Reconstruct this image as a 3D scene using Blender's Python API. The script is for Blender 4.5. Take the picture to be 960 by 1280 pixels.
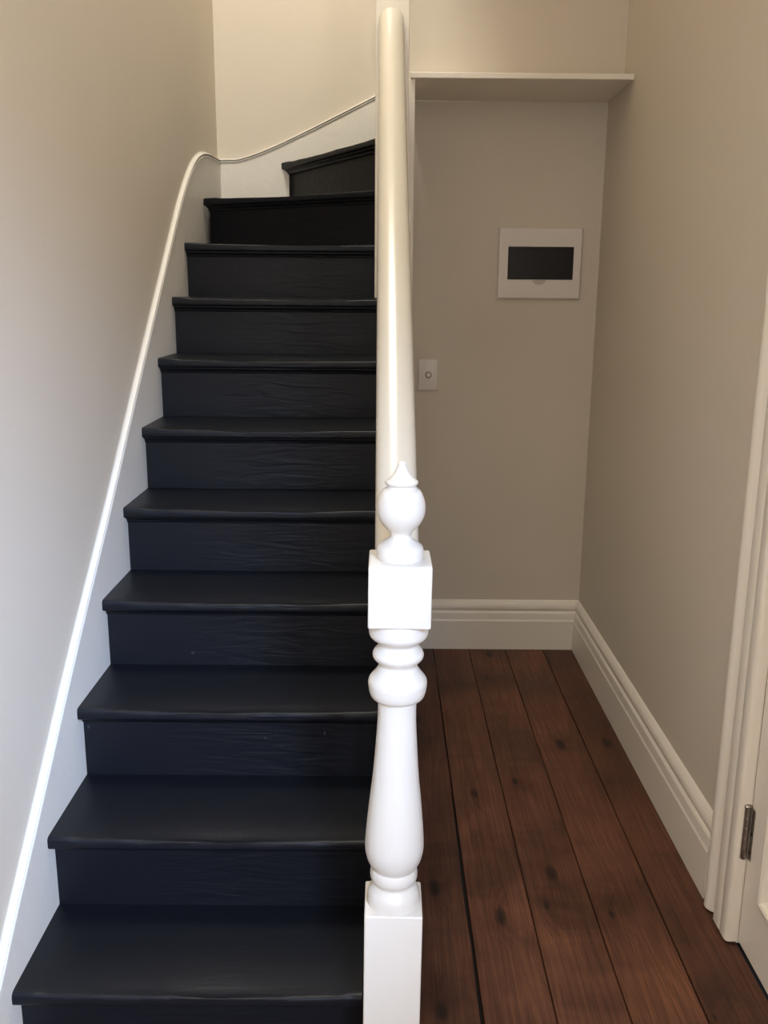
import bpy, bmesh, math, random
from mathutils import Vector, Matrix
random.seed(7)
for o in list(bpy.data.objects):
    bpy.data.objects.remove(o, do_unlink=True)
S = bpy.context.scene
C = S.collection

# ------------------------------------------------------------------ camera
cam_d = bpy.data.cameras.new('camera')
cam = bpy.data.objects.new('camera', cam_d); C.objects.link(cam)
F_PX, PITCH, ROLL, YAW, CAM_H = 1137.58, 0.23197, 0.00797, 0.00053, 1.364
cam_d.sensor_fit = 'VERTICAL'; cam_d.sensor_height = 36.0; cam_d.sensor_width = 27.0
cam_d.lens = F_PX / 1280.0 * 36.0
cam_d.clip_start = 0.02
fwd = Vector((math.sin(YAW)*math.cos(PITCH), math.cos(YAW)*math.cos(PITCH), -math.sin(PITCH)))
rgt = Vector((math.cos(YAW), -math.sin(YAW), 0))
upv = rgt.cross(fwd)
R2 = rgt*math.cos(ROLL) + upv*math.sin(ROLL)
U2 = upv*math.cos(ROLL) - rgt*math.sin(ROLL)
M = Matrix((R2, U2, -fwd)).transposed().to_4x4()
M.translation = Vector((0, 0, CAM_H))
cam.matrix_world = M
S.camera = cam

# ------------------------------------------------------------------ world, lights, exposure
W = bpy.data.worlds.new('world'); S.world = W; W.use_nodes = True
bg = W.node_tree.nodes['Background']
bg.inputs['Color'].default_value = (0.75, 0.86, 1.0, 1); bg.inputs['Strength'].default_value = 1.0

def area(name, loc, rot, sx, sy, power, col):
    l = bpy.data.lights.new(name, 'AREA'); l.shape = 'RECTANGLE'; l.size = sx; l.size_y = sy
    l.energy = power; l.color = col
    o = bpy.data.objects.new(name, l); C.objects.link(o); o.location = loc; o.rotation_euler = rot
    return o
# daylight through the doorway of the front room, in the right wall behind the camera
area('side_room_daylight', (0.85, -1.15, 1.45), (0, math.radians(90), 0), 1.9, 0.98, 114, (0.93, 0.945, 1.0))
# added narrow blue lamp, tinting the left wall at the foot of the stair
blue_lamp = area('added_blue_lamp', (0.77, -1.15, 2.3), (0, 0, 0), 0.9, 0.35, 12, (0.34, 0.56, 1.0))
blue_lamp.rotation_euler = (Vector((-0.65, 2.0, 0.38))-Vector((0.77, -1.15, 2.3))).to_track_quat('-Z', 'Y').to_euler()
blue_lamp.data.spread = math.radians(36)
# weaker daylight through the front doorway behind the camera
area('front_door_daylight', (0.05, -2.62, 1.25), (math.radians(90), 0, 0), 0.9, 2.3, 5, (1.0, 0.83, 0.66))
# daylight from the landing window of the upper floor, falling down the stairwell
area('landing_window_daylight', (-0.34, 2.35, 4.9), (math.radians(14), 0, 0), 0.6, 0.8, 78, (1.0, 0.985, 0.90))

S.view_settings.view_transform = 'Standard'
S.view_settings.look = 'None'
S.view_settings.gamma = 1.0
S.view_settings.use_curve_mapping = False
S.view_settings.exposure = 0.04

# ------------------------------------------------------------------ materials
def new_mat(name):
    m = bpy.data.materials.new(name); m.use_nodes = True
    nt = m.node_tree
    return m, nt, nt.nodes['Principled BSDF']

def paint(name, col, rough, var=0.04, bump=0.04, scale=40, coat=0.0):
    m, nt, b = new_mat(name)
    tc = nt.nodes.new('ShaderNodeTexCoord')
    n1 = nt.nodes.new('ShaderNodeTexNoise'); n1.inputs['Scale'].default_value = 3.0; n1.inputs['Detail'].default_value = 4
    n2 = nt.nodes.new('ShaderNodeTexNoise'); n2.inputs['Scale'].default_value = scale; n2.inputs['Detail'].default_value = 3
    nt.links.new(tc.outputs['Object'], n1.inputs['Vector']); nt.links.new(tc.outputs['Object'], n2.inputs['Vector'])
    cr = nt.nodes.new('ShaderNodeValToRGB')
    cr.color_ramp.elements[0].position = 0.3; cr.color_ramp.elements[1].position = 0.7
    cr.color_ramp.elements[0].color = tuple(c*(1-var) for c in col)+(1,)
    cr.color_ramp.elements[1].color = tuple(min(1, c*(1+var)) for c in col)+(1,)
    nt.links.new(n1.outputs['Fac'], cr.inputs['Fac']); nt.links.new(cr.outputs['Color'], b.inputs['Base Color'])
    bp = nt.nodes.new('ShaderNodeBump'); bp.inputs['Strength'].default_value = bump; bp.inputs['Distance'].default_value = 0.01
    nt.links.new(n2.outputs['Fac'], bp.inputs['Height']); nt.links.new(bp.outputs['Normal'], b.inputs['Normal'])
    b.inputs['Roughness'].default_value = rough
    b.inputs['Coat Weight'].default_value = coat
    return m

WALL = paint('wall_paint', (0.66, 0.585, 0.48), 0.62, 0.015, 0.03, 60)
STRINGP = paint('string_paint', (0.74, 0.695, 0.62), 0.5, 0.02, 0.10, 55)
TRIM = paint('trim_paint', (0.82, 0.75, 0.645), 0.38, 0.015, 0.02, 40)
NEWELP = paint('newel_paint', (0.655, 0.605, 0.525), 0.33, 0.01, 0.015, 40)
RAILP = paint('rail_paint', (0.54, 0.485, 0.39), 0.24, 0.01, 0.012, 30)
BEADP = paint('bead_paint', (0.60, 0.56, 0.49), 0.5, 0.02, 0.06, 55)
CEIL = paint('ceiling_paint', (0.78, 0.75, 0.70), 0.8, 0.01, 0.01, 40)
NOTCH_SHADE = paint('notch_shade_plastic', (0.50, 0.45, 0.39), 0.4, 0.005, 0.0, 40)
RING_SHADE = paint('ring_shade_plastic', (0.30, 0.26, 0.22), 0.5, 0.005, 0.0, 40)  # dark tone painted in for the shade around the switch button
PLASTIC = paint('white_plastic', (0.74, 0.68, 0.62), 0.35, 0.005, 0.0, 40)

def black_paint():
    m, nt, b = new_mat('black_stair_paint')
    tc = nt.nodes.new('ShaderNodeTexCoord')
    oi = nt.nodes.new('ShaderNodeObjectInfo')
    add = nt.nodes.new('ShaderNodeVectorMath'); add.operation = 'ADD'
    sc = nt.nodes.new('ShaderNodeVectorMath'); sc.operation = 'SCALE'; sc.inputs['Scale'].default_value = 31.0
    cmb = nt.nodes.new('ShaderNodeCombineXYZ')
    nt.links.new(oi.outputs['Random'], cmb.inputs['Y']); nt.links.new(cmb.outputs[0], sc.inputs[0])
    nt.links.new(tc.outputs['Object'], add.inputs[0]); nt.links.new(sc.outputs[0], add.inputs[1])
    mp = nt.nodes.new('ShaderNodeMapping'); mp.inputs['Scale'].default_value = (5, 30, 32)
    nt.links.new(add.outputs[0], mp.inputs['Vector'])
    n = nt.nodes.new('ShaderNodeTexNoise'); n.inputs['Scale'].default_value = 1.4; n.inputs['Detail'].default_value = 5
    n.inputs['Distortion'].default_value = 1.2
    nt.links.new(mp.outputs[0], n.inputs['Vector'])
    # worn middle of the flight: relief is stronger there
    sx = nt.nodes.new('ShaderNodeSeparateXYZ'); nt.links.new(tc.outputs['Object'], sx.inputs[0])
    mr = nt.nodes.new('ShaderNodeMath'); mr.operation = 'ADD'; mr.inputs[1].default_value = 0.26
    nt.links.new(sx.outputs['X'], mr.inputs[0])
    ab = nt.nodes.new('ShaderNodeMath'); ab.operation = 'ABSOLUTE'; nt.links.new(mr.outputs[0], ab.inputs[0])
    rg = nt.nodes.new('ShaderNodeMapRange'); rg.inputs['From Min'].default_value = 0.06; rg.inputs['From Max'].default_value = 0.26
    rg.inputs['To Min'].default_value = 0.45; rg.inputs['To Max'].default_value = 0.05
    nt.links.new(ab.outputs[0], rg.inputs['Value'])
    bp = nt.nodes.new('ShaderNodeBump'); bp.inputs['Distance'].default_value = 0.006
    ge = nt.nodes.new('ShaderNodeNewGeometry'); gs = nt.nodes.new('ShaderNodeSeparateXYZ'); nt.links.new(ge.outputs['True Normal'], gs.inputs[0])
    gz = nt.nodes.new('ShaderNodeMapRange'); gz.inputs['From Min'].default_value = 0.3; gz.inputs['From Max'].default_value = 0.9
    gz.inputs['To Min'].default_value = 1.0; gz.inputs['To Max'].default_value = 0.22; nt.links.new(gs.outputs['Z'], gz.inputs['Value'])
    gm = nt.nodes.new('ShaderNodeMath'); gm.operation = 'MULTIPLY'; nt.links.new(rg.outputs[0], gm.inputs[0]); nt.links.new(gz.outputs[0], gm.inputs[1])
    nt.links.new(gm.outputs[0], bp.inputs['Strength'])
    nt.links.new(n.outputs['Fac'], bp.inputs['Height']); nt.links.new(bp.outputs['Normal'], b.inputs['Normal'])
    # paler chips and dust specks
    v = nt.nodes.new('ShaderNodeTexNoise'); v.inputs['Scale'].default_value = 42; v.inputs['Detail'].default_value = 1
    nt.links.new(add.outputs[0], v.inputs['Vector'])
    cr = nt.nodes.new('ShaderNodeValToRGB')
    cr.color_ramp.elements[0].position = 0.79; cr.color_ramp.elements[0].color = (0.0052, 0.0057, 0.0080, 1)
    cr.color_ramp.elements[1].position = 0.84; cr.color_ramp.elements[1].color = (0.05, 0.05, 0.055, 1)
    nt.links.new(v.outputs['Fac'], cr.inputs['Fac']); nt.links.new(cr.outputs['Color'], b.inputs['Base Color'])
    b.inputs['Roughness'].default_value = 0.40
    b.inputs['Specular IOR Level'].default_value = 0.22
    return m
BLACK = black_paint()

def floor_mat():
    m, nt, b = new_mat('stained_pine')
    L = nt.links.new
    N = nt.nodes.new
    tc = N('ShaderNodeTexCoord'); oi = N('ShaderNodeObjectInfo')
    cmb = N('ShaderNodeCombineXYZ'); L(oi.outputs['Random'], cmb.inputs['Y']); L(oi.outputs['Random'], cmb.inputs['Z'])
    sc = N('ShaderNodeVectorMath'); sc.operation = 'SCALE'; sc.inputs['Scale'].default_value = 17.0; L(cmb.outputs[0], sc.inputs[0])
    add = N('ShaderNodeVectorMath'); add.operation = 'ADD'; L(tc.outputs['Object'], add.inputs[0]); L(sc.outputs[0], add.inputs[1])
    def mapped(scale):
        mp = N('ShaderNodeMapping'); mp.inputs['Scale'].default_value = scale; L(add.outputs[0], mp.inputs['Vector']); return mp.outputs[0]
    def noise(vec, scale, detail, dist=0.0, rough=0.5):
        n = N('ShaderNodeTexNoise'); n.inputs['Scale'].default_value = scale; n.inputs['Detail'].default_value = detail
        n.inputs['Distortion'].default_value = dist; n.inputs['Roughness'].default_value = rough; L(vec, n.inputs['Vector']); return n.outputs['Fac']
    def rng(sock, a, b_, c, d):
        r = N('ShaderNodeMapRange'); r.inputs['From Min'].default_value = a; r.inputs['From Max'].default_value = b_
        r.inputs['To Min'].default_value = c; r.inputs['To Max'].default_value = d; L(sock, r.inputs['Value']); return r.outputs[0]
    def math2(op, a, b_):
        q = N('ShaderNodeMath'); q.operation = op; L(a, q.inputs[0])
        if isinstance(b_, float): q.inputs[1].default_value = b_
        else: L(b_, q.inputs[1])
        return q.outputs[0]
    # scattered knots, only in some cells, each with its own size
    vo = N('ShaderNodeTexVoronoi'); vo.voronoi_dimensions = '2D'; vo.inputs['Scale'].default_value = 1.0; L(mapped((7.0, 3.0, 1)), vo.inputs['Vector'])
    sepc = N('ShaderNodeSeparateColor'); L(vo.outputs['Color'], sepc.inputs[0])
    size = rng(sepc.outputs[0], 0.45, 1.0, 0.0, 0.14)
    core = rng(math2('DIVIDE', vo.outputs['Distance'], math2('ADD', size, 0.001)), 0.45, 1.0, 1.0, 0.0)
    has = rng(sepc.outputs[0], 0.45, 0.5, 0.0, 1.0)
    core = math2('MULTIPLY', core, has)
    halo = math2('MULTIPLY', rng(vo.outputs['Distance'], 0.05, 0.34, 1.0, 0.0), has)
    # growth rings: noise stretched along the board, bent by the knots
    cx = N('ShaderNodeCombineXYZ'); L(math2('MULTIPLY', halo, 0.30), cx.inputs['X'])
    ad2 = N('ShaderNodeVectorMath'); ad2.operation = 'ADD'; L(mapped((9, 0.55, 1)), ad2.inputs[0]); L(cx.outputs[0], ad2.inputs[1])
    rings = noise(ad2.outputs[0], 1.0, 2.0, 0.6)
    ringsw = math2('SINE', math2('MULTIPLY', rings, 95.0), 0.0)
    rings01 = rng(ringsw, -1.0, 1.0, 0.0, 1.0)
    fine_g = noise(mapped((260, 5, 1)), 1.0, 5.0, 0.0, 0.6)
    patch = noise(add.outputs[0], 3.4, 6.0, 0.4, 0.6)
    cross = noise(mapped((3, 9, 1)), 1.0, 4.0, 0.8)
    base = N('ShaderNodeValToRGB'); e = base.color_ramp.elements
    e[0].position = 0.30; e[0].color = (0.060, 0.0215, 0.0115, 1); e[1].position = 0.74; e[1].color = (0.195, 0.077, 0.038, 1)
    L(patch, base.inputs['Fac'])
    def mulmix(fac, col_in, colour, k):
        mx = N('ShaderNodeMix'); mx.data_type = 'RGBA'; mx.blend_type = 'MULTIPLY'
        L(math2('MULTIPLY', fac, k), mx.inputs[0]); L(col_in, mx.inputs[6]); mx.inputs[7].default_value = colour
        return mx.outputs[2]
    c = mulmix(rings01, base.outputs['Color'], (0.50, 0.42, 0.38, 1), 0.42)
    c = mulmix(rng(fine_g, 0.35, 0.65, 0.0, 1.0), c, (0.42, 0.36, 0.34, 1), 0.75)
    c = mulmix(rng(cross, 0.5, 0.72, 0.0, 1.0), c, (0.45, 0.40, 0.40, 1), 0.5)
    c = mulmix(halo, c, (0.55, 0.42, 0.36, 1), 0.45)
    c = mulmix(core, c, (0.14, 0.09, 0.07, 1), 0.85)
    hv = N('ShaderNodeHueSaturation')
    L(rng(oi.outputs['Random'], 0.0, 1.0, 0.88, 1.22), hv.inputs['Value']); L(c, hv.inputs['Color']); L(hv.outputs[0], b.inputs['Base Color'])
    L(rng(patch, 0.2, 0.8, 0.45, 0.66), b.inputs['Roughness'])
    b.inputs['Specular IOR Level'].default_value = 0.35
    bp = N('ShaderNodeBump'); bp.inputs['Strength'].default_value = 0.25; bp.inputs['Distance'].default_value = 0.002
    L(fine_g, bp.inputs['Height']); L(bp.outputs['Normal'], b.inputs['Normal'])
    return m
FLOOR = floor_mat()
SUB = paint('dark_subfloor', (0.012, 0.010, 0.009), 0.9, 0.1, 0.1, 50)

def simple(name, col, rough, metal=0.0, noise=0.1):
    m = paint(name, col, rough, noise, 0.02, 80); m.node_tree.nodes['Principled BSDF'].inputs['Metallic'].default_value = metal
    return m
STEEL = simple('hinge_steel', (0.36, 0.34, 0.31), 0.32, 1.0, 0.25)
SCREW = simple('dark_screw', (0.03, 0.03, 0.03), 0.5, 0.6)
TINT = simple('tinted_window', (0.006, 0.006, 0.007), 0.3); TINT.node_tree.nodes['Principled BSDF'].inputs['Specular IOR Level'].default_value = 0.25

# ------------------------------------------------------------------ helpers
def link(name, me, mat, parent=None, smooth=False):
    o = bpy.data.objects.new(name, me); C.objects.link(o)
    if not me.materials: me.materials.append(mat)
    if smooth:
        for p in me.polygons: p.use_smooth = True
        try: me.set_sharp_from_angle(angle=math.radians(38))
        except Exception: pass
    if parent is not None: o.parent = parent
    return o
def mesh(name, vs, fs):
    me = bpy.data.meshes.new(name); me.from_pydata([tuple(v) for v in vs], [], fs)
    bm = bmesh.new(); bm.from_mesh(me); bmesh.ops.recalc_face_normals(bm, faces=bm.faces); bm.to_mesh(me); bm.free()
    me.update(); return me
def boxes(name, bl, bevel=0.0, seg=2):
    bm = bmesh.new()
    for (x0, y0, z0, x1, y1, z1) in bl:
        r = bmesh.ops.create_cube(bm, size=1.0)
        for v in r['verts']:
            v.co = Vector((x0+(v.co.x+.5)*(x1-x0), y0+(v.co.y+.5)*(y1-y0), z0+(v.co.z+.5)*(z1-z0)))
    if bevel: bmesh.ops.bevel(bm, geom=list(bm.edges), offset=bevel, segments=seg, affect='EDGES', profile=0.5)
    me = bpy.data.meshes.new(name); bm.to_mesh(me); bm.free(); return me
def prism(name, pts, f, d0, d1):
    """closed polygon pts (a,b) extruded from d0 to d1; f(a,b,d) -> xyz"""
    n = len(pts)
    vs = [f(a, b, d0) for a, b in pts] + [f(a, b, d1) for a, b in pts]
    fs = [tuple(range(n)), tuple(range(2*n-1, n-1, -1))] + [(i, (i+1) % n, n+(i+1) % n, n+i) for i in range(n)]
    return mesh(name, vs, fs)
def lathe(name, prof, cx, cy, seg=40, cap=True):
    vs, fs = [], []
    for r, z in prof:
        for k in range(seg):
            a = 2*math.pi*k/seg; vs.append((cx+r*math.cos(a), cy+r*math.sin(a), z))
    for i in range(len(prof)-1):
        for k in range(seg):
            fs.append((i*seg+k, i*seg+(k+1) % seg, (i+1)*seg+(k+1) % seg, (i+1)*seg+k))
    if cap: fs.append(tuple(range(seg))); fs.append(tuple(range((len(prof)-1)*seg, len(prof)*seg)))
    return mesh(name, vs, fs)
def catmull(pts, n=8):
    out = []
    P = [pts[0]] + list(pts) + [pts[-1]]
    for i in range(1, len(P)-2):
        for k in range(n):
            t = k/n
            out.append(tuple(0.5*((2*P[i][j]) + (-P[i-1][j]+P[i+1][j])*t + (2*P[i-1][j]-5*P[i][j]+4*P[i+1][j]-P[i+2][j])*t*t
                                  + (-P[i-1][j]+3*P[i][j]-3*P[i+1][j]+P[i+2][j])*t**3) for j in range(len(pts[0]))))
    out.append(tuple(pts[-1])); return out
def ribbon(name, curve, section, f):
    """sweep section (n across the curve in its plane, d out of plane) along a planar curve (a,b)"""
    vs, fs = [], []; m = len(section)
    for i, (a, b) in enumerate(curve):
        p = curve[max(0, i-1)]; q = curve[min(len(curve)-1, i+1)]
        tx, ty = q[0]-p[0], q[1]-p[1]; l = math.hypot(tx, ty); nx, ny = -ty/l, tx/l
        for (n, d) in section: vs.append(f(a+nx*n, b+ny*n, d))
    for i in range(len(curve)-1):
        for k in range(m): fs.append((i*m+k, i*m+(k+1) % m, (i+1)*m+(k+1) % m, (i+1)*m+k))
    fs.append(tuple(range(m))); fs.append(tuple(range((len(curve)-1)*m, len(curve)*m)))
    return mesh(name, vs, fs)
def tag(o, label, cat, group=None):
    o['label'] = label; o['category'] = cat
    if group: o['group'] = group
    return o
def struct(o, label=None, cat=None):
    o['kind'] = 'structure'
    if label: o['label'] = label
    if cat: o['category'] = cat
    return o
def empty(name, loc):
    o = bpy.data.objects.new(name, None); C.objects.link(o); o.location = loc; o.empty_display_size = 0.1
    return o
def adopt(parent, child):
    child.parent = parent; child.matrix_parent_inverse = Matrix.Translation(-parent.location) if parent.type == 'EMPTY' else Matrix.Identity(4)
    return child

# ------------------------------------------------------------------ room shell
XL, XR = -0.658, 0.776
YF, YB, YREC, YBULK = -2.65, 3.768, 3.43, 3.22
TOP, CEILZ = 5.2, 2.95
fl = struct(link('floor', boxes('floor', [(XL-.1, YF-.1, -0.16, XR+.1, YB+.1, -0.021)]), SUB), 'dark stained pine floorboards running the length of the hall', 'floor')
edges = [(-0.658, -0.527), (-0.524, -0.381), (-0.378, -0.235), (-0.232, -0.089), (-0.086, 0.053), (0.056, 0.1955), (0.2035, 0.3432), (0.3456, 0.4879), (0.4905, 0.6376), (0.6406, 0.776)]
def gap_w(y):
    w = 0.0022+0.0062/(1+math.exp((y-2.35)/.22))
    return w+0.0011*math.sin(y*7.3)+0.0008*math.sin(y*17.0+1)
for i, (a, b) in enumerate(edges):
    if i == 5:
        N = 120; vs, fs = [], []
        for k in range(N+1):
            y = YF+(YREC-YF)*k/N; xr = 0.2035-gap_w(y)
            vs += [(a, y, -0.0208), (xr, y, -0.0208), (xr, y, -.001), (xr-.001, y, 0), (a+.001, y, 0), (a, y, -.001)]
        for k in range(N):
            for j in range(6): fs.append((k*6+j, k*6+(j+1) % 6, k*6+6+(j+1) % 6, k*6+6+j))
        fs += [tuple(range(6)), tuple(range(N*6, N*6+6))]
        me = mesh('floorboard', vs, fs)
    else:
        me = boxes('floorboard', [(a, YF, -0.0208, b, YREC, 0.0)], 0.0012, 1)
    o = link('floorboard', me, FLOOR, fl)
    if i == 6: o['label'] = 'floorboard with a wide black gap along its left edge'

struct(link('wall_left', boxes('wall_left', [(XL-.12, YF, 0, XL, YB+.12, TOP)]), WALL), 'pale left wall rising beside the stair', 'wall')
struct(link('wall_back', boxes('wall_back', [(XL, YB, 0, XR, YB+.12, TOP)]), WALL), 'cream rear wall behind the turning top steps', 'wall')
DY0, DY1, DZ = 0.872, 1.716, 2.045           # door opening in the right wall
struct(link('wall_right', boxes('wall_right', [(XR, DY1, 0, XR+.12, YB+.12, TOP), (XR, YF, 0, XR+.12, -1.65, TOP), (XR, -0.65, 0, XR+.12, DY0, TOP), (XR, -1.65, 2.5, XR+.12, -0.65, TOP), (XR, DY0, DZ, XR+.12, DY1, TOP)]), WALL), 'beige right wall of the hall passage', 'wall')
struct(link('wall_recess', boxes('wall_recess', [(0.061, YREC, 0, XR, YREC+.05, 2.033)]), WALL), 'beige end wall of the passage under the upper stair', 'wall')
struct(link('wall_bulkhead', boxes('wall_bulkhead', [(0.04, YBULK, 2.0515, XR, YBULK+.03, CEILZ+.9)]), WALL), 'beige wall above the ledge over the passage end', 'wall')
struct(link('wall_front', boxes('wall_front', [(XL, YF-.1, 0, -0.42, YF, TOP), (0.52, YF-.1, 0, XR, YF, TOP), (-0.42, YF-.1, 2.45, 0.52, YF, TOP)]), WALL), 'front wall with the open doorway behind the viewer', 'wall')
struct(link('ceiling', boxes('ceiling', [(XL, YF, CEILZ, XR, 1.2, CEILZ+.2), (0.10, 1.2, CEILZ, XR, YBULK, CEILZ+.2), (XL, 1.2, TOP, XR, YB, TOP+.1), (XL, 1.1, CEILZ+.2, XR, 1.2, TOP)]), CEIL), 'white ceilings of hall and stairwell', 'ceiling')

# closed outer string and spandrel wall below it (Y-Z polygon)
RISE, GO, Y1 = 0.170, 0.2101, 1.357
NOSE_Z = lambda n: RISE*n
def line_z(y): return (y-Y1)/GO*RISE+RISE
sp = [(1.384, 0), (YREC, 0), (YREC, 2.0), (2.9575, 2.0), (2.9575, 1.3595), (2.8585, 1.3595), (2.8585, line_z(2.8585)+.05), (1.384, line_z(1.384)+.05)]

# skirting boards
SK = [(0, 0), (.022, 0), (.022, .118), (.0205, .122), (.0195, .125), (.0185, .140), (.0175, .150), (.0145, .156), (.0105, .159), (.0105, .1615), (.0135, .1635), (.0155, .169), (.0150, .178), (.0125, .186), (.0085, .193), (.005, .198), (.002, .201), (0, .201)]
struct(link('baseboard_back', prism('baseboard_back', SK, lambda a, b, d: (d, YREC-a, b), 0.0585, XR), TRIM), 'tall moulded white skirting across the passage end', 'skirting')
struct(link('baseboard_right', prism('baseboard_right', SK, lambda a, b, d: (XR-a, d, b), 1.866, YREC), TRIM), 'tall moulded white skirting along the right wall', 'skirting')

# door architrave (profile in Y / out-of-wall, extruded upwards)
AR = [(1.866, 0), (1.866, .016), (1.862, .019), (1.846, .019), (1.843, .021), (1.841, .027), (1.836, .0305), (1.826, .0305), (1.818, .027), (1.812, .022), (1.808, .0175), (1.801, .0165), (1.797, .0185), (1.793, .0235), (1.786, .0265), (1.752, .0265), (1.749, .0245), (1.746, .0265), (1.722, .0265), (1.716, .0250), (1.7125, .021), (1.712, .016), (1.712, 0)]
me = prism('trim', AR, lambda a, b, d: (XR-b, a, d), 0.006, DZ+.155)
st = struct(link('trim_1', me, TRIM, smooth=True), 'white moulded door architrave on the right wall', 'door frame')
# mirrored upright and head
YM = (1.712+0.876)/2
prism_r = prism('trim', [(2*YM-a, b) for a, b in AR], lambda a, b, d: (XR-b, a, d), 0.006, DZ+.155)
struct(link('trim_2', prism_r, TRIM, smooth=True), 'architrave upright on the near side of the door', 'door frame')
head = prism('trim', [(DZ+(a-1.712), b) for a, b in AR], lambda a, b, d: (XR-b, d, a), 0.876, 1.712)
struct(link('trim_3', head, TRIM, smooth=True), 'architrave head over the right door', 'door frame')
# plain cover strip at the mouth of the passage recess
struct(link('trim_4', boxes('trim', [(0.0595, 3.10, 0, 0.0895, 3.12, 2.033)], .002), TRIM), 'thin cream upright strip beside the handrail under the ledge', 'trim')

# ------------------------------------------------------------------ door
door = empty('door_1', (XR, 1.294, 0)); struct(door, 'white panelled door hinged at the right edge of the view', 'door')
def dpart(name, me, mat, sm=False, par=None):
    o = link(name, me, mat, None, sm); return adopt(door, o)
dx0, dx1 = 0.7765, 0.811
y0, y1 = 0.879, 1.7095
st_w = 0.072
# stiles and rails as one joined leaf with recessed openings
zs = [0.012, 0.152, 0.80, 0.95, 1.93, 2.035]
ym0, ym1 = y0+st_w+.318, y1-st_w-.318
leaf = [(dx0, y0, zs[0], dx1, y0+st_w, zs[5]), (dx0, y1-st_w, zs[0], dx1, y1, zs[5]), (dx0, ym0, zs[1], dx1, ym1, zs[4])]
for a, b in ((0, 1), (2, 3), (4, 5)): leaf.append((dx0, y0+st_w, zs[a], dx1, y1-st_w, zs[b]))
leafm = boxes('leaf', leaf)
dpart('leaf', leafm, TRIM)
for (ya, yb) in ((y0+st_w, ym0), (ym1, y1-st_w)):
    for (za, zb) in ((zs[1], zs[2]), (zs[3], zs[4])):
        dpart('panel', boxes('panel', [(dx0+.012, ya, za, dx1-.010, yb, zb)]), TRIM)
        sec = [(0, 0), (.004, .004), (.010, .006), (.015, .003), (.018, -.004), (.024, -.010), (.024, -.0125), (0, -.0125)]
        vs, fs = [], []; m = len(sec)
        for (cy, cz, sy, sz) in ((ya, za, 1, 1), (yb, za, -1, 1), (yb, zb, -1, -1), (ya, zb, 1, -1)):
            for (n, d) in sec: vs.append((dx0-d-.0005, cy+sy*n, cz+sz*n))
        for k in range(4):
            for i in range(m): fs.append((k*m+i, k*m+(i+1) % m, ((k+1) % 4)*m+(i+1) % m, ((k+1) % 4)*m+i))
        dpart('panel_moulding', mesh('panel_moulding', vs, fs), TRIM)
# two butt hinges, knuckle towards the hall
for hz in (0.215, 1.70):
    prof = [(.0055, hz-.004), (.0072, hz), (.0072, hz+.023), (.0066, hz+.0235), (.0066, hz+.0245), (.0072, hz+.025), (.0072, hz+.047), (.0066, hz+.0475), (.0066, hz+.0485), (.0072, hz+.049), (.0072, hz+.071), (.0066, hz+.0715), (.0066, hz+.0725), (.0072, hz+.073), (.0072, hz+.094), (.0066, hz+.0945), (.0066, hz+.0955), (.0072, hz+.096), (.0072, hz+.116), (.0085, hz+.117), (.0085, hz+.120), (.004, hz+.123)]
    h = dpart('hinge', lathe('hinge', prof, 0.768, 1.711, 16), STEEL, True)
    for dy in (-1,):
        lf = link('hinge_leaf', boxes('hinge_leaf', [(0.7745, 1.692, hz, 0.7763, 1.7045, hz+.118)], .0006, 1), STEEL); lf.parent = h
        for q in (.020, .062):
            s = link('screw', lathe('screw', [(.0036, 0), (.0036, .0012)], 0, 0, 10), SCREW); s.parent = h
            s.rotation_euler = (0, math.radians(-90), 0); s.location = (0.7744, 1.6965, hz+q)

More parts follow.
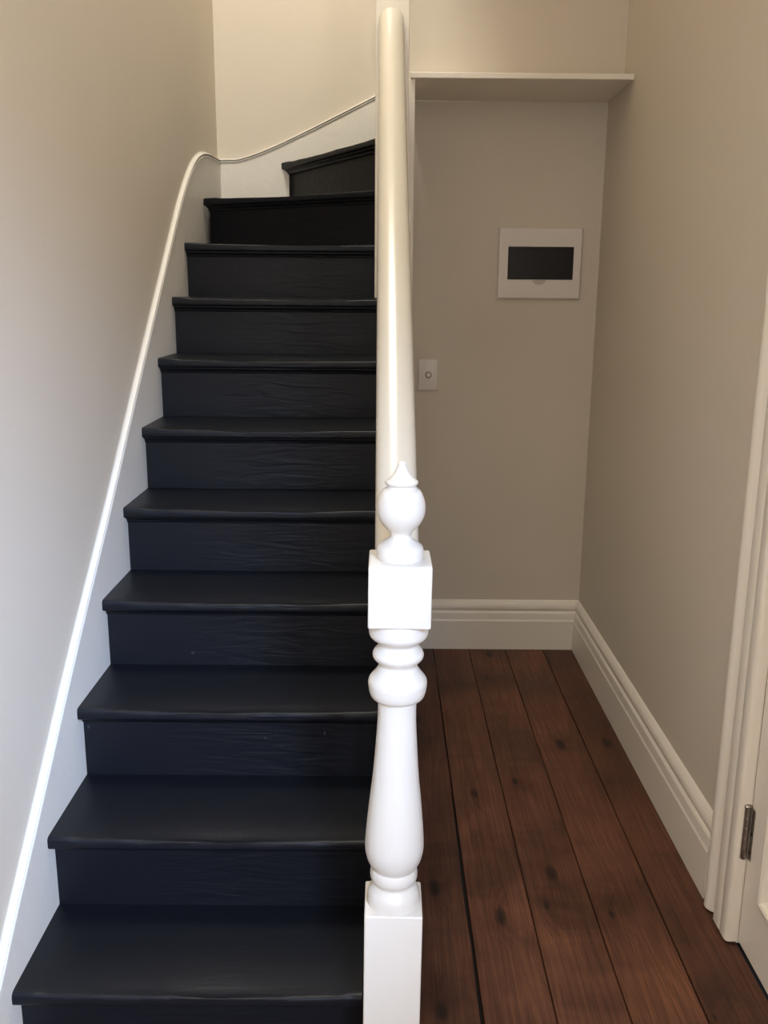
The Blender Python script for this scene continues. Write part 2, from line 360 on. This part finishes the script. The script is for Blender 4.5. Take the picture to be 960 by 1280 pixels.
# ------------------------------------------------------------------ staircase
stair = empty('staircase', (-0.31, 1.36, 0))
tag(stair, 'steep black painted timber staircase with worn treads turning right at the top', 'staircase')
XS = -0.646; XE = 0.0295; YS = YB-.011
TH = 0.027
def wear(t, k):
    # hollow trodden into the middle of each nosing, proud at both ends
    step = 1/(1+math.exp(-(t-.078)/.007)) * 1/(1+math.exp((t-.938)/.007))
    hollow = 1/(1+math.exp(-(t-.26)/.06)) * 1/(1+math.exp((t-.78)/.06))
    return .30*step + .62*hollow*(0.85+0.25*math.sin(9*t+k*1.7)+0.12*math.sin(23*t+k))
def tread(n, A, B, K, top, wdepth=0.0105, N=72):
    """A->B nosing line (tip), K polyline = rear edge from left to right"""
    A = Vector(A); B = Vector(B); d = (B-A).normalized(); nn = Vector((-d.y, d.x))
    if nn.y < 0 and abs(nn.y) > abs(nn.x)*.2: nn = -nn
    segs = [0]
    for i in range(len(K)-1): segs.append(segs[-1]+(Vector(K[i+1])-Vector(K[i])).length)
    def kp(t):
        s = t*segs[-1]
        for i in range(len(K)-1):
            if s <= segs[i+1] or i == len(K)-2:
                u = (s-segs[i])/(segs[i+1]-segs[i]); return Vector(K[i]).lerp(Vector(K[i+1]), u)
    r = TH/2
    vs, fs = [], []; m = 0
    for i in range(N+1):
        t = i/N; F = A.lerp(B, t); Kt = kp(t); w = wear(t, n)*wdepth
        rag = 0.0012*math.sin(37*t+n*2.1)+0.0009*math.sin(71*t+n)
        pr = []
        pr.append((Kt, -TH)); pr.append((F+nn*(r+.002), -TH))
        for j in range(0, 13):
            a = -math.pi/2 + math.pi*j/12
            up = max(0, math.sin(a))
            ca = abs(math.cos(a))**.55; sa = math.copysign(abs(math.sin(a))**.55, math.sin(a))
            pr.append((F+nn*(r-r*ca+w*.45*(0.5+.5*math.sin(a))+rag*up), -r+r*sa-w*up))
        for u in (.028, .045, .07, .105):
            pr.append((F+nn*u, -w*math.exp(-(u-.014)/.05)))
        pr.append((F.lerp(Kt, .8), -w*.12)); pr.append((Kt, 0))
        m = len(pr)
        for p, z in pr: vs.append((min(max(p.x, XS), XE), min(p.y, YS), top+z))
    for i in range(N):
        for k in range(m): fs.append((i*m+k, i*m+(k+1) % m, (i+1)*m+(k+1) % m, (i+1)*m+k))
    fs.append(tuple(range(m))); fs.append(tuple(range(N*m, (N+1)*m)))
    o = link('tread', mesh('tread', vs, fs), BLACK, None, True); adopt(stair, o)
    # small cove moulding tucked under the nosing
    o0 = .034
    sec = [(o0, -TH), (o0-.018, -TH), (o0-.0175, -TH-.004), (o0-.012, -TH-.0055), (o0-.0075, -TH-.010), (o0-.006, -TH-.015), (o0-.004, -TH-.0165), (o0, -TH-.0165)]
    vs = []
    for e, s in ((A, .0), (B, .0)):
        for u, z in sec: q = e+nn*u; vs.append((max(q.x, XS), min(q.y, YS), top+z))
    k = len(sec); fs = [tuple(range(k)), tuple(range(k, 2*k))]+[(i, (i+1) % k, k+(i+1) % k, k+i) for i in range(k)]
    c = link('cove_moulding', mesh('cove_moulding', vs, fs), BLACK); c.parent = o
    return o
def riser(n, A, B, ztop, zbot, off=.034, th=.016):
    A = Vector(A); B = Vector(B); d = (B-A).normalized(); nn = Vector((-d.y, d.x))
    if nn.y < 0 and abs(nn.y) > abs(nn.x)*.2: nn = -nn
    N = 30; vs, fs = [], []
    for i in range(N+1):
        t = i/N; F = A.lerp(B, t)
        # scuffed hollow low in the middle of the riser
        for z, w in ((zbot, 0), (zbot+.25*(ztop-zbot), .7), (zbot+.5*(ztop-zbot), .9), (zbot+.75*(ztop-zbot), .4), (ztop, 0)):
            q = F+nn*(off+.0015*w*wear(t, n)); vs.append((min(q.x, XE), min(q.y, YS), z))
        for z in (ztop, zbot):
            q = F+nn*(off+th); vs.append((min(q.x, XE), min(q.y, YS), z))
    m = 7
    for i in range(N):
        for k in range(m): fs.append((i*m+k, i*m+(k+1) % m, (i+1)*m+(k+1) % m, (i+1)*m+k))
    fs.append(tuple(range(m))); fs.append(tuple(range(N*m, (N+1)*m)))
    o = link('riser', mesh('riser', vs, fs), BLACK, None, True); return adopt(stair, o)

for n in range(1, 9):
    y = Y1+GO*(n-1)
    xe = -0.031 if n == 1 else XE
    tread(n, (XS, y), (xe, y), [(XS, y+GO+.034), (xe, y+GO+.034)], RISE*n)
    riser(n, (XS, y), (xe, y), RISE*n-TH, RISE*(n-1) if n > 1 else 0.0)
y9 = Y1+GO*8
tread(9, (XS, y9), (XE, y9), [(XS, 3.42), (XE, 3.075)], RISE*9)
riser(9, (XS, y9), (XE, y9), RISE*9-TH, RISE*8)
A10, B10 = (XS, 3.385), (XE, 3.02)
tread(10, A10, B10, [(XS, YS), (-0.40, YS), (XE, 3.10)], RISE*10, .011)
riser(10, A10, B10, RISE*10-TH, RISE*9)
A11, B11 = (-0.408, YS), (0.0295, 3.03)
tread(11, A11, B11, [(0.012, YS), (0.0295, 3.15)], RISE*11, .011)
riser(11, (-0.408, YS), B11, RISE*11-TH, RISE*10)
o = link('tread_end', boxes('tread_end', [(-0.0305, 1.3845, 0, XE, 1.60, RISE)], .002), BLACK); adopt(stair, o)
# top of the turn, tucked behind the post
tp = boxes('tread', [(-0.014, 3.255, RISE*12-TH, 0.0595, YS, RISE*12)], .006)
o = link('tread', tp, BLACK); adopt(stair, o)
rp = boxes('riser', [(0.0125, 3.255, RISE*11, 0.029, YS, RISE*12-TH)])
o = link('riser', rp, BLACK); adopt(stair, o)

adopt(stair, link('side_panel', prism('side_panel', sp, lambda a, b, d: (d, a, b), 0.030, 0.058), WALL))
# wall string with its bead: left wall
LC = [(1.12, 0.055), (1.322, 0.224), (1.387, 0.283), (1.552, 0.423), (1.80, 0.636), (2.072, 0.856), (2.28, 1.033), (2.52, 1.236), (2.93, 1.578), (3.05, 1.672), (3.136, 1.730), (3.21, 1.773), (3.28, 1.806), (3.36, 1.833), (3.44, 1.850), (3.56, 1.863), (YS, 1.872)]
lc = [p for p in catmull(LC, 6) if p[1] >= 0.004]
poly = [(lc[0][0], 0.004)] + [(a, max(.005, b-.0055)) for a, b in lc] + [(YS, 0.004)]
ws = link('wall_string', prism('wall_string', poly, lambda a, b, d: (d, a, b), XL+.0005, XS), STRINGP); adopt(stair, ws)
BS = [(-.0030, .0005), (-.0030, .0118), (-.0022, .0138), (-.0004, .0150), (.0014, .0142), (.0024, .0120), (.0026, .0065), (.0060, .0065), (.0062, .0110), (.0072, .0134), (.0090, .0144), (.0106, .0134), (.0114, .0110), (.0120, .0060), (.0134, .0028), (.0155, .0010), (.0175, .0005)]
BS = [(n-.005, d) for n, d in BS]
o = link('string_bead', ribbon('string_bead', lc, BS, lambda a, b, d: (XL+d, a, b)), BEADP, None, True); o.parent = ws
# back wall
BC = [(XL+.0005, 1.874), (-0.616, 1.875), (-0.569, 1.878), (-0.475, 1.908), (-0.35, 1.962), (-0.195, 2.035), (-0.044, 2.108), (0.029, 2.143)]
bc = catmull(BC, 6)
poly = [(XL+.0005, 1.2)] + [(a, b-.0055) for a, b in bc] + [(0.029, 1.2)]
ws2 = link('wall_string', prism('wall_string', poly, lambda a, b, d: (a, YB-d, b), 0.0005, 0.011), STRINGP); adopt(stair, ws2)
BS2 = [(n*.8, d) for n, d in BS]
o = link('string_bead', ribbon('string_bead', bc, BS2, lambda a, b, d: (max(a, XL+.0005), YB-d, b)), BEADP, None, True); o.parent = ws2

# ------------------------------------------------------------------ newel posts
def fine(prof, n=5): return [(max(r, .0005), z) for r, z in catmull(prof, n)]
FIN = [(0.0005, 1.127), (0.0058, 1.1247), (0.0072, 1.119), (0.0095, 1.1138), (0.0137, 1.1066), (0.0205, 1.0993), (0.0246, 1.0965), (0.0246, 1.093), (0.0222, 1.0905), (0.0222, 1.0877), (0.0288, 1.0822), (0.0342, 1.0711), (0.0368, 1.0563), (0.035, 1.0427), (0.0284, 1.0303), (0.0206, 1.0216), (0.0167, 1.0153), (0.0172, 1.0095), (0.0255, 1.003), (0.0322, 0.998), (0.0352, 0.9925), (0.0357, 0.984), (0.0345, 0.977)]
LOW = [(0.0463, 0.879), (0.0463, 0.862), (0.0454, 0.8545), (0.0417, 0.8493), (0.0349, 0.844), (0.0312, 0.84), (0.0318, 0.8347), (0.0369, 0.8294), (0.04, 0.8227), (0.0388, 0.816), (0.0326, 0.8093), (0.0301, 0.8046), (0.032, 0.7986), (0.0377, 0.7905), (0.0441, 0.7824), (0.0464, 0.7756), (0.0457, 0.7661), (0.0442, 0.758), (0.0405, 0.7505), (0.0312, 0.7471), (0.0306, 0.742), (0.0308, 0.7085), (0.0345, 0.6485), (0.0375, 0.6102), (0.0414, 0.5743), (0.0456, 0.5307), (0.0481, 0.4969), (0.0479, 0.4791), (0.0437, 0.4612), (0.0371, 0.4492), (0.0378, 0.4447), (0.0392, 0.4372), (0.0386, 0.4281), (0.0346, 0.4206), (0.0373, 0.413), (0.0421, 0.4039), (0.0441, 0.3948), (0.0446, 0.388), (0.0446, 0.384)]
HWN = 0.0475
newel = empty('newel_post', (0.0185, 1.3345, 0)); tag(newel, 'white turned newel post with a ball finial at the foot of the stair', 'newel post')
def npart(par, name, me, mat, sm):
    o = link(name, me, mat, None, sm); o.parent = par; return o
npart(newel, 'finial', lathe('finial', fine(FIN, 3), 0, 0, 48), NEWELP, True)
npart(newel, 'cap_block', boxes('cap_block', [(-HWN, -HWN, .8785, HWN, HWN, .977)], .003, 3), NEWELP, True)
npart(newel, 'turned_shaft', lathe('turned_shaft', fine(LOW, 3), 0, 0, 48), NEWELP, True)
npart(newel, 'base_block', boxes('base_block', [(-HWN, -HWN, 0.0, HWN, HWN, .384)], .003, 3), NEWELP, True)
newel.rotation_euler = (0, 0.0075, 0)
# upper post at the turn
un = empty('newel_post', (0.0155, 2.908, RISE*8)); tag(un, 'cream square post behind the top end of the handrail', 'newel post')
npart(un, 'post', boxes('post', [(-.0485, -.0485, 0.0, .0485, .0485, .98)], .003, 3), TRIM, True)
npart(un, 'finial', lathe('finial', [(r, z-.977+.98) for r, z in fine(FIN, 3)], 0, 0, 40), TRIM, True)

# ------------------------------------------------------------------ handrail
hr = empty('handrail', (0.0225, 1.383, 0.935)); tag(hr, 'thick rounded cream handrail rising from the ball-topped newel post', 'handrail')
ya, yb = 1.3845, 2.8575
slope = RISE/GO
sec = []
RW, RH = 0.0355, 0.030
for k in range(28):
    a = 2*math.pi*k/28
    x = RW*math.copysign(abs(math.cos(a))**.85, math.cos(a)); z = RH*math.copysign(abs(math.sin(a))**.85, math.sin(a))
    if z < -RH*.8: z = -RH*.8
    sec.append((x, z/math.cos(math.atan(slope))))
vs, fs = [], []; m = len(sec); NS = 30
xa, xb = 0.0225, 0.0115
for i in range(NS+1):
    t = i/NS; y = ya+(yb-ya)*t; xc = xa+(xb-xa)*t
    for (x, z) in sec: vs.append((xc+x, y, 0.938+slope*(y-ya)+z))
for i in range(NS):
    for k in range(m): fs.append((i*m+k, i*m+(k+1) % m, (i+1)*m+(k+1) % m, (i+1)*m+k))
fs.append(tuple(range(m))); fs.append(tuple(range(NS*m, (NS+1)*m)))
o = link('rail', mesh('rail', vs, fs), RAILP, None, True); adopt(hr, o)
# slim square balusters standing on the outer string, under the rail
bme = None
for k in range(12):
    y = 1.50+k*.1132
    z0 = line_z(y)+.05-.002; z1 = 0.938+slope*(y-ya)-.026
    b = link('baluster', boxes('baluster', [(.033, y-.011, z0+.012, .055, y+.011, z1)], .001, 1), TRIM); adopt(hr, b)

# ------------------------------------------------------------------ ledge over the passage end
tag(link('shelf', boxes('shelf', [(0.0735, 3.09, 2.0335, XR-.0005, YREC-.001, 2.051)], .002), TRIM), 'thin cream ledge board across the top of the passage end', 'shelf')

# ------------------------------------------------------------------ switchboard and light switch
PY = YREC
sb = empty('switchboard', (0.558, PY, 1.362)); tag(sb, 'white electrical switchboard cover with a dark tinted window on the end wall', 'switchboard')
def on(par, name, me, mat, sm=False):
    o = link(name, me, mat, None, sm); return adopt(par, o)
X0, X1, Z0, Z1 = 0.408, 0.708, 1.363, 1.610
wx0, wx1, wz0, wz1 = 0.443, 0.679, 1.430, 1.544
D = 0.020
fr = [(X0, PY-D, Z0, X1, PY-.0005, wz0), (X0, PY-D, wz1, X1, PY-.0005, Z1), (X0, PY-D, wz0, wx0, PY-.0005, wz1), (wx1, PY-D, wz0, X1, PY-.0005, wz1)]
def frame_ring(name, o4, i4, yo, yi, yb):
    ox0, oz0, ox1, oz1 = o4; ix0, iz0, ix1, iz1 = i4
    vs = []
    b = .003
    for (x0, z0, x1, z1, y) in ((ox0, oz0, ox1, oz1, yb), (ox0, oz0, ox1, oz1, yo+b), (ox0+b, oz0+b, ox1-b, oz1-b, yo), (ix0-b*.4, iz0-b*.4, ix1+b*.4, iz1+b*.4, yo), (ix0, iz0, ix1, iz1, yo+b*.5), (ix0, iz0, ix1, iz1, yi)):
        vs += [(x0, y, z0), (x1, y, z0), (x1, y, z1), (x0, y, z1)]
    fs = []
    for L in range(5):
        for k in range(4): fs.append((L*4+k, L*4+(k+1) % 4, L*4+4+(k+1) % 4, L*4+4+k))
    for k in range(4): fs.append((20+k, 20+(k+1) % 4, (k+1) % 4, k))
    return mesh(name, vs, fs)
on(sb, 'cover_frame', frame_ring('cover_frame', (X0, Z0, X1, Z1), (wx0, wz0, wx1, wz1), PY-D, PY-.004, PY-.0005), PLASTIC)
on(sb, 'tinted_window', boxes('tinted_window', [(wx0+.0005, PY-D-.0015, wz0+.0005, wx1-.0005, PY-.006, wz1-.0005)], .0015), TINT)
# finger notch below the window: half-disc lip, the recess shadow put into its grey
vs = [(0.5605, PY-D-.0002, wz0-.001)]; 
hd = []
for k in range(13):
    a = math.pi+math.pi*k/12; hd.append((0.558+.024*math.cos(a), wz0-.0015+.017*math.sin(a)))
nt_ = on(sb, 'finger_notch', prism('finger_notch', hd, lambda a, b, d: (a, d, b), PY-D-.0035, PY-D+.001), NOTCH_SHADE)
nt_['label'] = 'half-round finger notch with its shadow painted grey'
base = on(sb, 'backing_rim', boxes('backing_rim', [(X0-.003, PY-.004, Z0-.003, X1+.003, PY-.0005, Z1+.003)], .001, 1), PLASTIC)
base['label'] = 'thin rim against the wall'

sw = empty('light_switch', (0.1625, PY, 1.024)); tag(sw, 'small white light switch plate with a round button low on the end wall', 'light switch')
on(sw, 'switch_plate', boxes('switch_plate', [(0.1255, PY-.009, 1.0245, 0.1995, PY-.0005, 1.1405)], .0028, 3), PLASTIC, True)
sring = lathe('button', [(.0095, 0), (.0088, .0055), (.0068, .0068), (.0005, .0072)], 0, 0, 24)
b_ = on(sw, 'button', sring, PLASTIC, True)
rg_ = lathe('button_shade_ring', [(.0128, 0), (.0128, .0022), (.0098, .0024), (.0096, 0)], 0, 0, 24, False)
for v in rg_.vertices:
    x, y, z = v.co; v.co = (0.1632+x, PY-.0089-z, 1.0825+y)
on(sw, 'button_shade_ring', rg_, RING_SHADE)['label'] = 'painted ring of shade round the button'
for v in sring.vertices:
    x, y, z = v.co; v.co = (0.1632+x, PY-.0089-z, 1.0825+y)
